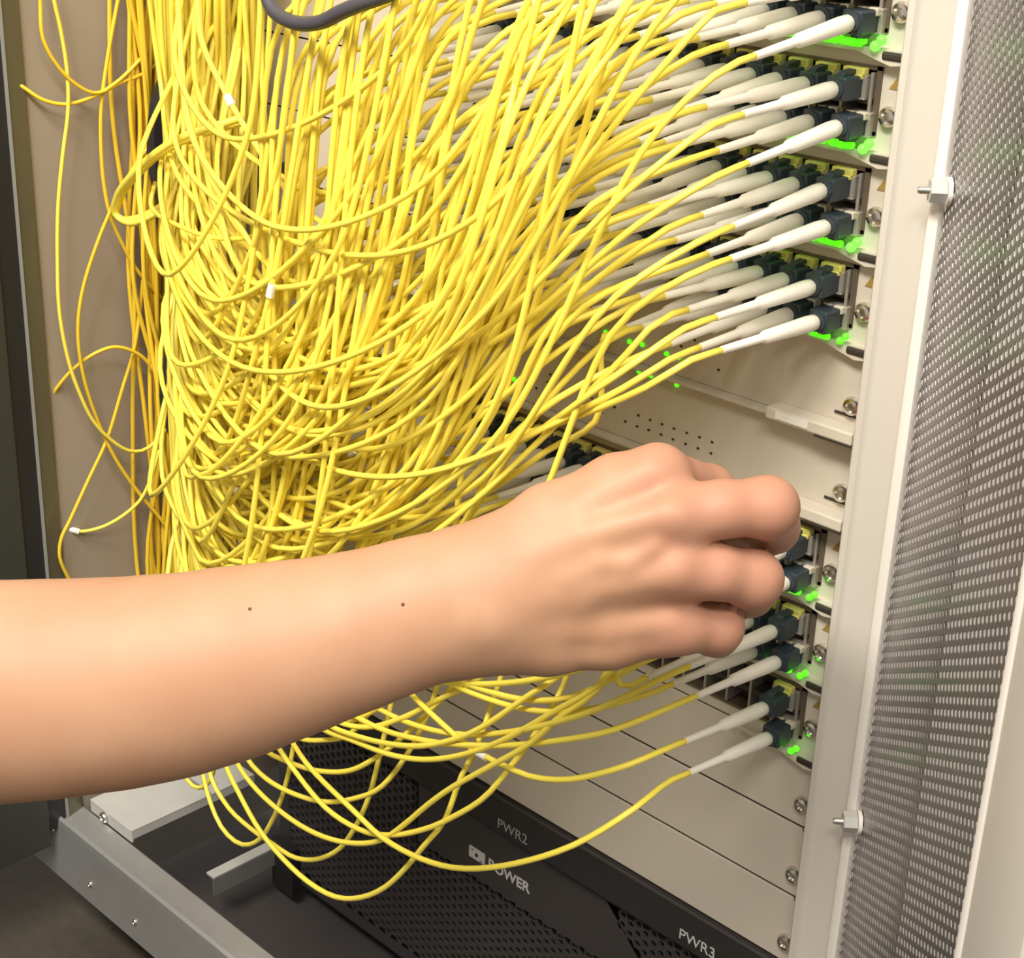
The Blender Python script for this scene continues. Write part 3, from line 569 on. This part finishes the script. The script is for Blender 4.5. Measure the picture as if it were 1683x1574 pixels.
def latch_mesh(s):
    bm = bmesh.new()
    pr = [(0.003, 0.0040), (0.005, 0.0066), (0.012, 0.0074), (0.0165, 0.0050), (0.0165, 0.0040), (0.011, 0.0058), (0.006, 0.0040)]
    a = [bm.verts.new((-0.0017, y, z * s)) for y, z in pr]; b = [bm.verts.new((0.0017, y, z * s)) for y, z in pr]
    for i in range(len(pr)):
        j = (i + 1) % len(pr); bm.faces.new((a[i], a[j], b[j], b[i]))
    bm.faces.new(a); bm.faces.new(b)
    return mesh_of(bm, 'latch', M['plug'])
LATCH = {'a': latch_mesh(1), 'b': latch_mesh(-1)}
def sfp_mesh():
    bm = bmesh.new()
    # open-fronted module nose: four walls around the socket
    add_box(bm, -0.0064, 0.0064, -0.004, 0.009, 0.0040, 0.0052, bev=0.0003)
    add_box(bm, -0.0064, 0.0064, -0.004, 0.009, -0.0052, -0.0042, bev=0.0003)
    add_box(bm, -0.0064, -0.0046, -0.004, 0.009, -0.0042, 0.0040)
    add_box(bm, 0.0046, 0.0064, -0.004, 0.009, -0.0042, 0.0040)
    return mesh_of(bm, 'housing', M['sfp'])
SFP = sfp_mesh()
bm = bmesh.new(); add_box(bm, -0.0052, 0.0056, -0.0052, -0.0010, 0.0050, 0.0080, bev=0.0006); add_box(bm, -0.0030, 0.0050, -0.0060, -0.0030, 0.0034, 0.0052, bev=0.0004)
BAILA = mesh_of(bm, 'bail_latch', M['bail'])
bm = bmesh.new(); add_box(bm, 0.0008, 0.0056, -0.0070, -0.0035, 0.0022, 0.0056, bev=0.0006); add_box(bm, -0.0050, -0.0015, -0.0060, -0.0035, 0.0030, 0.0054, bev=0.0006)
BAILB = mesh_of(bm, 'bail_latch', M['bailw'])
ORD = ['first', 'second', 'third', 'fourth', 'fifth', 'sixth', 'seventh', 'eighth']
ROW = {'a': 'upper', 'b': 'lower'}

def transceiver(k, row, c):
    p = port_pos(k, row, c); p.y = 0
    if c < 6:
        lab, g = 'metal optical module, %s row of %s, %s port from right' % (ROW[row], CARD[k], ORD[c]), 'optical modules near the right end of the cards'
    else:
        lab, g = 'metal optical module under the cables, far end of %s row, %s' % (ROW[row], CARD[k]), 'optical modules deep in the %s row of the %s' % (ROW[row], CARD[k])
    t = thing('optical_module', lab, 'transceiver', p, g)
    link('housing', SFP, t)
    link('bail_latch', BAILA if row == 'a' else BAILB, t)

# ------------------------------------------------------------------ cables
FR = 0.0015
free = {}
for k in (-2, -1, 0, 1, 2, 3, 6):
    for row in 'ab':
        for c in range(NC[k]):
            free[(k, row, c)] = True
for q in ((7, 'a', 0), (7, 'a', 1), (7, 'b', 0), (7, 'b', 1), (7, 'a', 2), (7, 'b', 2), (8, 'a', 0), (8, 'b', 0)):
    free[q] = True
for q in ((6, 'a', 4), (6, 'b', 3)):
    free.pop(q)
N_CABLE = [0]

def boot_dir(jx=0.0, jz=0.0, k=1):
    return Vector((-0.02 + jx, -1, -0.090 + 0.027 * max(0, k - 1) + jz)).normalized()

def label_for(port, what='yellow fibre cable'):
    k, row, c = port
    if k < 0:
        return 'yellow fibre cable falling into the tangle from cards above the picture', 'cables falling from above'
    if c < 6:
        return '%s, %s row of %s, %s port from right' % (what, ROW[row], CARD[k], ORD[c]), 'fibre cables'
    return 'yellow fibre cable from far ports in %s row of %s' % (ROW[row], CARD[k]), 'fibre cables from the far ports, %s row, %s' % (ROW[row], CARD[k])

def port_cable(port, path, d, n=64, r=FR, label=None, tags=()):
    """path runs from the boot end outward to the bundle"""
    k, row, c = port
    free.pop(port, None)
    p = port_pos(k, row, c)
    lab, g = label_for(port)
    if label:
        lab, g = label, 'fibre cables'
    t = thing('fibre_cable', lab, 'cable', p, g)
    rot = Vector((0, -1, 0)).rotation_difference(d)
    link('boot', BOOT, t, (0, 0, 0), rot)
    pg = link('plug', PLUG, t)
    link('latch', LATCH[row], pg)
    e = d * (BL1 + BL2)
    rel = [Vector(q) - p for q in path]
    while len(rel) > 2 and (rel[0] - e).length < 0.03:
        rel.pop(0)
    pts = [tuple(e - d * 0.004), tuple(e + d * 0.006), tuple(e + d * 0.016)] + [tuple(q) for q in rel]
    me, Q = tube_mesh('jacket', pts, r, M['fibre'], n)
    link('jacket', me, t)
    for f in tags:
        add_tag(t, Q, f)
    transceiver(k, row, c)
    N_CABLE[0] += 1
    return t

TAGM = (lambda b: (add_lathe(b, [(-0.0035, 0.0012), (-0.0035, 0.0021), (0.0035, 0.0021), (0.0035, 0.0012)], 10), mesh_of(b, 'label_tag', M['tag'], True))[1])(bmesh.new())
def add_tag(t, Q, f):
    i = max(1, min(len(Q) - 2, int(f * (len(Q) - 1))))
    d = Vector(Q[i + 1] - Q[i - 1]).normalized()
    link('label_tag', TAGM, t, Vector(Q[i]), Vector((0, 1, 0)).rotation_difference(d))['label'] = 'small white tag on the cable'

def loose_cable(path, label, group, m='fibre', r=FR, n=70, tags=()):
    base = Vector(path[0])
    pts = [tuple(Vector(q) - base) for q in path]
    me, Q = tube_mesh('jacket', pts, r, M[m], n)
    if tags:
        t = thing('fibre_cable', label, 'cable', base, group)
        link('jacket', me, t)
        for f in tags: add_tag(t, Q, f)
    else:
        me.name = 'fibre_cable'
        t = tag(link('fibre_cable', me, None, base), label, 'cable', group)
    N_CABLE[0] += 1
    return t

def bundle_top(seed_x=None):
    x = min(-0.372, max(-0.408, random.gauss(-0.392, 0.011)))
    return (x, random.gauss(-0.050, 0.011))

def nearest_port(q, ks=(0, 1, 2, 3), cmin=0):
    best, bd = None, 1e9
    for (k, row, c), v in free.items():
        if k not in ks or c < cmin: continue
        e = port_pos(k, row, c) + DIRB * (BL1 + BL2)
        d = (e - Vector(q)).length
        if d < bd: bd, best = d, (k, row, c)
    return best

def up_bundle(q, zc):
    bx, by = bundle_top()
    return [(bx, by, zc), (bx + random.uniform(-.01, .01), by + random.uniform(-.008, .008), (zc + 0.1) / 2), (bx + random.uniform(-.02, .02), by + random.uniform(-.01, .01), 0.10)]

# --- cables to the lowest cards that hang in loops under the arm
LP = {'u8b': ((8, 'b', 0), ()), 'u8a': ((8, 'a', 0), (0.155,)), 'u7b': ((7, 'b', 0), ()), 'u7b1': ((7, 'b', 1), ()), 'u7a1': ((7, 'a', 1), ())}
for key, path in DATA['loops']:
    port, tg = LP[key]
    path = list(reversed(path))
    port_cable(port, path + up_bundle(path[-1], -0.28), boot_dir(0.0, 0.0, port[0]), n=110, tags=tg)
hang_ports = [(6, 'b', 13), (6, 'b', 9), (6, 'b', 5), (7, 'a', 2), (6, 'b', 11), (6, 'b', 4), (6, 'b', 7), (6, 'b', 12), (7, 'b', 2), (6, 'b', 2), None, (6, 'b', 6)]
hname = ['small', 'second', 'deepest', 'wide', 'fourth', 'fifth', 'sixth', 'short', 'flat', 'upper', 'tiny', 'hidden']
for i, (path, port) in enumerate(zip(DATA['hang'], hang_ports)):
    lab = ['yellow cable making the narrow loop nearest the grey bracket', 'yellow cable looping low over the left part of the black grille', 'yellow cable making the deepest loop of all below the arm', 'yellow cable sagging wide across the black grille toward the lettering',
           'yellow cable in a medium loop crossing the upper grille', 'yellow cable in the long sag just above the power lettering', 'yellow cable in a shallow loop at the top of the grille', 'yellow cable in the shortest loop right under the wrist',
           'yellow cable rising flat from the grille to the blank panels', 'yellow cable running flat along the top edge of the black unit', 'yellow cable end making a tiny hook under the forearm', 'yellow cable hugging the underside of the forearm'][i]
    up = list(reversed(up_bundle(path[0], -0.22)))
    if port is not None:
        q = Vector(path[-1])
        cand = [(((port_pos(*pp) + boot_dir(0, 0, pp[0]) * (BL1 + BL2)) - q).length, pp) for pp in free
                if (pp[0] == 6 and pp[2] > 1 or pp[0] == 7 and pp[2] == 2) and (port_pos(*pp) + boot_dir(0, 0, pp[0]) * (BL1 + BL2)).x > q.x + 0.012]
        port = min(cand)[1] if cand else nearest_port(path[-1], ks=(6,), cmin=1)
    if port is None:
        loose_cable(up + path, lab, 'fibre cables', n=110)
    else:
        e = port_pos(*port) + DIRB * (BL1 + BL2)
        path = list(path)
        while len(path) > 6 and (Vector(path[-1]) - e).length < 0.025:
            path.pop()
        q = Vector(path[-1])
        mid = [tuple((q + e) / 2 + Vector((-0.003, -0.012, 0.0)))] if (q - e).length > 0.07 else []
        port_cable(port, mid + list(reversed(path)) + list(reversed(up)), boot_dir(random.uniform(-.05, .02), -0.05, port[0]), n=120, label=lab)

# --- cables in front of the tangle that can be followed singly
FL = ['yellow cable with a white tag sloping down from the upper left over the tangle', 'yellow cable in the big bright curve left of the middle of the tangle', 'yellow cable in a wide bow across the middle of the tangle',
      'yellow cable running in a long shallow bow under the white tag', 'yellow cable in a low bow with a white tag near the foot of the tangle', 'yellow cable in the lowest long bow just above the forearm',
      'yellow cable dropping steeply from the top edge, leftmost of the steep ones', 'yellow cable dropping steeply from the top edge, right of the centre', 'yellow cable dropping steeply between the other two steep ones', 'yellow cable dropping steeply nearest the white boots',
      '']
for i, path in enumerate(DATA['fore']):
    steep = 6 <= i <= 9
    tg = {0: (0.66,), 4: (0.62,)}.get(i, ())
    if steep:
        port = nearest_port(path[0], ks=(-1, -2))
        p = list(path)
        bx, by = bundle_top()
        port_cable(port, p + [(bx, by, p[-1][2] + 0.10), (bx, by, 0.1)], boot_dir(random.uniform(-.1, .0), -.2), n=100, label=FL[i], tags=tg)
    elif FL[i]:
        port = nearest_port(path[-1], cmin=4)
        e = port_pos(*port) + DIRB * (BL1 + BL2)
        p = list(path)
        if p[0][2] < -0.05:
            bx, by = bundle_top(); p = [(bx, by, 0.1), (bx, by, p[0][2] + 0.08)] + p
        q = Vector(p[-1])
        mid = q.lerp(e, .6) + Vector((-0.004, -0.012, -0.004))
        port_cable(port, [tuple(mid)] + list(reversed(p)), boot_dir(random.uniform(-.1, .05), random.uniform(-.1, .05)), n=110, label=FL[i], tags=tg)

# --- strands that hang loose in front of the left side panel
LL = ['thin yellow strand hanging nearest the dark post, long shallow S', 'thin yellow strand bulging left from the bundle over the side panel', 'thin yellow strand hanging straight in the middle of the side panel at the top', 'faint yellow strand curving to the bundle, the higher of two at upper left',
      'faint yellow strand curving to the bundle, the lower of two at upper left', 'yellow strand arching from the dark post halfway down', 'thin yellow strand slanting down to the dark post just above the arm', 'short yellow strand with a white tag sagging above the arm',
      'inner yellow cable of the doubled loop sticking out left of the bundle', 'outer yellow cable of the doubled loop sticking out left of the bundle', 'yellow cable leaving the doubled loop and bowing right through the tangle']
for i, path in enumerate(DATA['left']):
    loose_cable(path, LL[i], 'loose strands at the left', 'fibre_shaded' if i in (1, 2, 3, 4, 5, 6) else 'fibre', r=0.00125 if i < 8 else 0.0022 if i < 10 else 0.0013, tags=(0.12,) if i == 7 else ())

# --- the tangle
def tangle(port, dz, jx=0.0, front=0.0):
    k, row, c = port
    p = port_pos(*port)
    d = boot_dir(random.uniform(-.08, .02), random.uniform(-.06, .03), k)
    e = p + d * (BL1 + BL2)
    u = random.random
    xb, yb = bundle_top()
    zmin = max(-0.345, e.z - dz)
    if -1 <= k <= 3 and c >= 5 and u() < 0.30:
        zmin = random.uniform(-0.375, -0.27)
    f = random.uniform(0.42, 0.62)
    xm = e.x + (xb - e.x) * f
    ym = -0.098 - 0.045 * u() - front
    q1 = (e.x - 0.014 - 0.016 * u(), e.y - 0.032 - 0.014 * u(), e.z - 0.012 - 0.08 * dz)
    q2 = (e.x + (xm - e.x) * (0.40 if k < 3 else .5), (e.y + ym) / 2 - 0.026 - 0.012 * u(), e.z + (zmin - e.z) * (0.66 + .12 * u()))
    q3 = (xm, ym, zmin)
    f4 = 0.80 + 0.08 * u()
    q4 = (e.x + (xb - e.x) * f4, (ym + yb) / 2 - 0.012, zmin + 0.016 + 0.03 * u())
    ze = zmin + 0.075 + 0.10 * u()
    q5 = (xb + 0.006, yb, min(0.02, ze))
    q6 = (xb + random.uniform(-.004, .022), yb + random.uniform(-.01, .01), max(ze, 0.0) * .5 + 0.03)
    q7 = (xb + random.uniform(-.004, .07), yb + random.uniform(-.015, .015), 0.12)
    port_cable(port, [q1, q2, q3, q4, q5, q6, q7], d, n=64, tags=(random.uniform(.3, .6),) if u() < 0.06 else ())

skip = set()
for port in sorted(free):
    k, row, c = port
    if k == -2 and (row == 'b' or c % 2): continue
    if k == -1 and (c % 3 == 2 and row == 'a'): continue
    if k == 7: continue
    base = {-2: 0.27, -1: 0.25, 0: 0.215, 1: 0.19, 2: 0.165, 3: 0.14, 6: 0.085, 8: 0.05}[k]
    dz = base * random.uniform(0.55, 1.35)
    if k == 6: dz = random.uniform(0.06, 0.11)
    tangle(port, dz, front=0.012 if k <= 0 else 0.0)
for port in ((7, 'a', 0),):
    tangle(port, 0.09)

# --- vertical strands of the front bundle and of the shaded bundle behind it
for i in range(52):
    x = random.gauss(-0.424, 0.006); y = random.gauss(-0.050, 0.006); sp = random.choice((random.uniform(-.003, .012), random.uniform(.01, .09), random.uniform(.02, .09)))
    pts = []
    for z in (0.12, 0.03, -0.06, -0.15, -0.23, -0.30, -0.37, -0.42):
        w = 1.0 if z > -0.2 else 0.55
        pts.append((x + random.uniform(-.005, .006) * w + sp * max(0, (z + .26) / .38) ** 1.4, y + random.uniform(-.005, .005) * w, z))
    loose_cable(pts, 'yellow cable running down in the thick bundle at the left of the cards', 'cables in the front bundle', n=40)
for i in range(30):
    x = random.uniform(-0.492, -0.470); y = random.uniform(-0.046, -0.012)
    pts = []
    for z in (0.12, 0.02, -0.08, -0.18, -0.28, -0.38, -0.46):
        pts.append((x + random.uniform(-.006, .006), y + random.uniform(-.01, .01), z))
    loose_cable(pts, 'yellow cable with painted-in shade hanging in the shaded bundle beside the side panel', 'cables in the shaded bundle', 'fibre_shaded', n=40)
print('cables', N_CABLE[0])

# empty ports that still show a module
for q in ((6, 'a', 4), (6, 'b', 3), (7, 'b', 3)):
    transceiver(*q)

# ------------------------------------------------------------------ dark strap at the top, cable guides, small marks
me, Q = tube_mesh('cable_strap', [tuple(Vector(q) - Vector(DATA['strap'][0])) for q in DATA['strap']], 0.0034, M['strap'], 50, 10)
tag(link('cable_strap', me, None, Vector(DATA['strap'][0])), 'thick dark grey cable drooping in at the top edge', 'cable')
for zc, h, lab in ((-0.098, 0.115, 'black cable guide fin behind the upper bundle'), (-0.258, 0.100, 'black cable guide fin behind the lower bundle')):
    g = thing('cable_guide', lab, 'cable guide', (-0.455, 0, zc), 'black cable guides')
    bm = bmesh.new()
    pr = [(0.0, -h / 2)]
    for i in range(13):
        a = -math.pi / 2 + math.pi * i / 12
        pr.append((-0.020 - 0.030 * math.cos(a), h / 2 * math.sin(a)))
    pr.append((0.0, h / 2))
    a = [bm.verts.new((-0.004, y, z)) for y, z in pr]; b = [bm.verts.new((0.004, y, z)) for y, z in pr]
    for i in range(len(pr)):
        j = (i + 1) % len(pr); bm.faces.new((a[i], a[j], b[j], b[i]))
    bm.faces.new(a); bm.faces.new(b)
    link('guide_fin', mesh_of(bm, 'guide_fin', M['black']), g)
    bm = bmesh.new(); add_box(bm, -0.008, 0.012, -0.002, 0.0, -h * .4, h * .4, bev=0.0005)
    link('guide_base', mesh_of(bm, 'guide_base', M['black']), g)
sl = thing('shelf_label', 'white label plate showing in the gap beside the bundle', 'label', (-0.395, -0.028, -0.094))
bm = bmesh.new(); add_box(bm, -0.013, 0.013, -0.0045, 0.0035, -0.004, 0.004, bev=0.0006)
link('label_plate', mesh_of(bm, 'label_plate', M['tag']), sl)
bm = bmesh.new(); add_box(bm, -0.013, 0.013, -0.003, 0.029, -0.0075, -0.0040)
link('label_holder', mesh_of(bm, 'label_holder', M['black']), sl)

# ------------------------------------------------------------------ the forearm and hand: one continuous surface
NV = np.array([-0.639693, 0.662743, -0.389315])   # through the hand, from its back to the palm
def seg_sd(P, a, b, flat):
    A = np.array(a[:3]); B = np.array(b[:3]); ra, rb = a[3], b[3]
    ba = B - A
    t = np.clip(((P - A) @ ba) / (ba @ ba), 0, 1)
    D = P - (A + t[:, None] * ba)
    if flat != 1.0:
        D = D + (1 / flat - 1) * (D @ NV)[:, None] * NV
    return np.linalg.norm(D, axis=1) - (ra + t * (rb - ra))
def smin(a, b, k):
    h = np.clip(0.5 + 0.5 * (b - a) / k, 0, 1)
    return b * (1 - h) + a * h - k * h * (1 - h)
def chain(P, pts, flat, k):
    d = None
    for a, b in zip(pts, pts[1:]):
        s = seg_sd(P, a, b, flat)
        d = s if d is None else smin(d, s, k)
    return d
def body_sdf(P):
    d = chain(P, DATA['arm'], 0.80, 0.010)
    for m_ in DATA['meta']:
        d = smin(d, chain(P, m_, 0.95, 0.006), 0.012)
    for t_ in DATA['tend']:
        d = smin(d, chain(P, t_, 1.0, 0.004), 0.006)
    out = d
    fs = [chain(P, f_, 1.0, 0.005) for f_ in DATA['fing']]
    for f_ in fs:
        out = np.minimum(out, smin(d, f_, 0.006))
    return out
allp = np.array([p[:3] for l in [DATA['arm']] + DATA['meta'] + DATA['fing'] for p in l])
lo_, hi_ = allp.min(0) - 0.055, allp.max(0) + 0.055
H = 0.0019
nx, ny, nz = [int(v) + 1 for v in (hi_ - lo_) / H]
gx, gy, gz = [lo_[i] + H * np.arange(n_) for i, n_ in enumerate((nx, ny, nz))]
# coarse pass, then exact values only near the surface
cs = 4
cgx, cgy, cgz = gx[::cs], gy[::cs], gz[::cs]
CP = np.stack(np.meshgrid(cgx, cgy, cgz, indexing='ij'), -1).reshape(-1, 3)
cd = body_sdf(CP).reshape(len(cgx), len(cgy), len(cgz))
F = np.repeat(np.repeat(np.repeat(cd, cs, 0), cs, 1), cs, 2)[:nx, :ny, :nz].copy()
near = np.abs(F) < H * cs * 2.6
idx = np.argwhere(near)
F[near] = body_sdf(lo_ + idx * H)
sg = F < 0
act = np.zeros((nx - 1, ny - 1, nz - 1), int)
for a in (0, 1):
    for b in (0, 1):
        for c in (0, 1):
            act += sg[a:nx - 1 + a, b:ny - 1 + b, c:nz - 1 + c]
cells = np.argwhere((act > 0) & (act < 8))
vid = -np.ones(act.shape, int); vid[tuple(cells.T)] = np.arange(len(cells))
acc = np.zeros((len(cells), 3)); cnt = np.zeros(len(cells))
corners = [(a, b, c) for a in (0, 1) for b in (0, 1) for c in (0, 1)]
for i, p in enumerate(corners):
    for q in corners[i + 1:]:
        if sum(abs(a - b) for a, b in zip(p, q)) != 1: continue
        v0 = F[cells[:, 0] + p[0], cells[:, 1] + p[1], cells[:, 2] + p[2]]
        v1 = F[cells[:, 0] + q[0], cells[:, 1] + q[1], cells[:, 2] + q[2]]
        mk = (v0 < 0) != (v1 < 0)
        t = np.where(mk, v0 / np.where(mk, v0 - v1, 1), 0)[:, None]
        pt_ = np.array(p) + t * (np.array(q) - np.array(p))
        acc[mk] += pt_[mk]; cnt[mk] += 1
VV = lo_ + H * (cells + acc / cnt[:, None])
faces = []
for ax in range(3):
    o1, o2 = [(1, 2), (2, 0), (0, 1)][ax]
    s0 = [slice(None)] * 3; s1 = [slice(None)] * 3
    s0[ax] = slice(0, -1); s1[ax] = slice(1, None)
    A, B = sg[tuple(s0)], sg[tuple(s1)]
    for flip in (0, 1):
        e = np.argwhere((A & ~B) if not flip else (~A & B))
        e = e[(e[:, o1] > 0) & (e[:, o2] > 0) & (e[:, o1] < vid.shape[o1]) & (e[:, o2] < vid.shape[o2])]
        q = []
        for d1, d2 in ((0, 0), (-1, 0), (-1, -1), (0, -1)):
            c_ = e.copy(); c_[:, o1] += d1; c_[:, o2] += d2
            q.append(vid[tuple(c_.T)])
        q = np.stack(q, 1)
        if flip: q = q[:, ::-1]
        faces.append(q[(q >= 0).all(1)])
FFc = np.vstack(faces)
base = Vector(DATA['arm'][0][:3])
me = bpy.data.meshes.new('person')
me.from_pydata((VV - np.array(base)).tolist(), [], FFc.tolist())
me.materials.append(M['skin'])
me.polygons.foreach_set('use_smooth', [True] * len(me.polygons))
# ruddier skin on the fingers and knuckles
fd = np.min(np.stack([chain(VV, f_, 1.0, 0.005) for f_ in DATA['fing'][:4]]), 0)
tint = np.clip(1.0 - fd / 0.014, 0, 1)
at = me.attributes.new('ruddy', 'FLOAT', 'POINT'); at.data.foreach_set('value', tint.astype(np.float32))
nt = M['skin'].node_tree
an = nt.nodes.new('ShaderNodeAttribute'); an.attribute_name = 'ruddy'
mx2 = nt.nodes.new('ShaderNodeMix'); mx2.data_type = 'RGBA'
src = nt.nodes['Principled BSDF'].inputs['Base Color'].links[0].from_socket
nt.links.new(src, mx2.inputs[6]); mx2.inputs[7].default_value = (0.47, 0.225, 0.15, 1)
ml = nt.nodes.new('ShaderNodeMath'); ml.operation = 'MULTIPLY'; ml.inputs[1].default_value = 0.75
nt.links.new(an.outputs['Fac'], ml.inputs[0]); nt.links.new(ml.outputs[0], mx2.inputs[0])
nt.links.new(mx2.outputs[2], nt.nodes['Principled BSDF'].inputs['Base Color'])
person = tag(link('person', me, None, base), 'bare forearm and hand reaching in from the left, fingers curled around a white boot', 'person')
sm = person.modifiers.new('smooth', 'SMOOTH'); sm.factor = 0.5; sm.iterations = 4
for i, p in enumerate(DATA['moles']):
    P = np.array(p)
    for _ in range(12):
        d = body_sdf(P[None])[0]
        P = P + NV * d
    bm = bmesh.new(); bmesh.ops.create_icosphere(bm, subdivisions=2, radius=0.0007)
    if i < 2:
        link('mole', mesh_of(bm, 'mole', M['mole'], True), person, Vector(P) - base)
    else:
        bm.free()
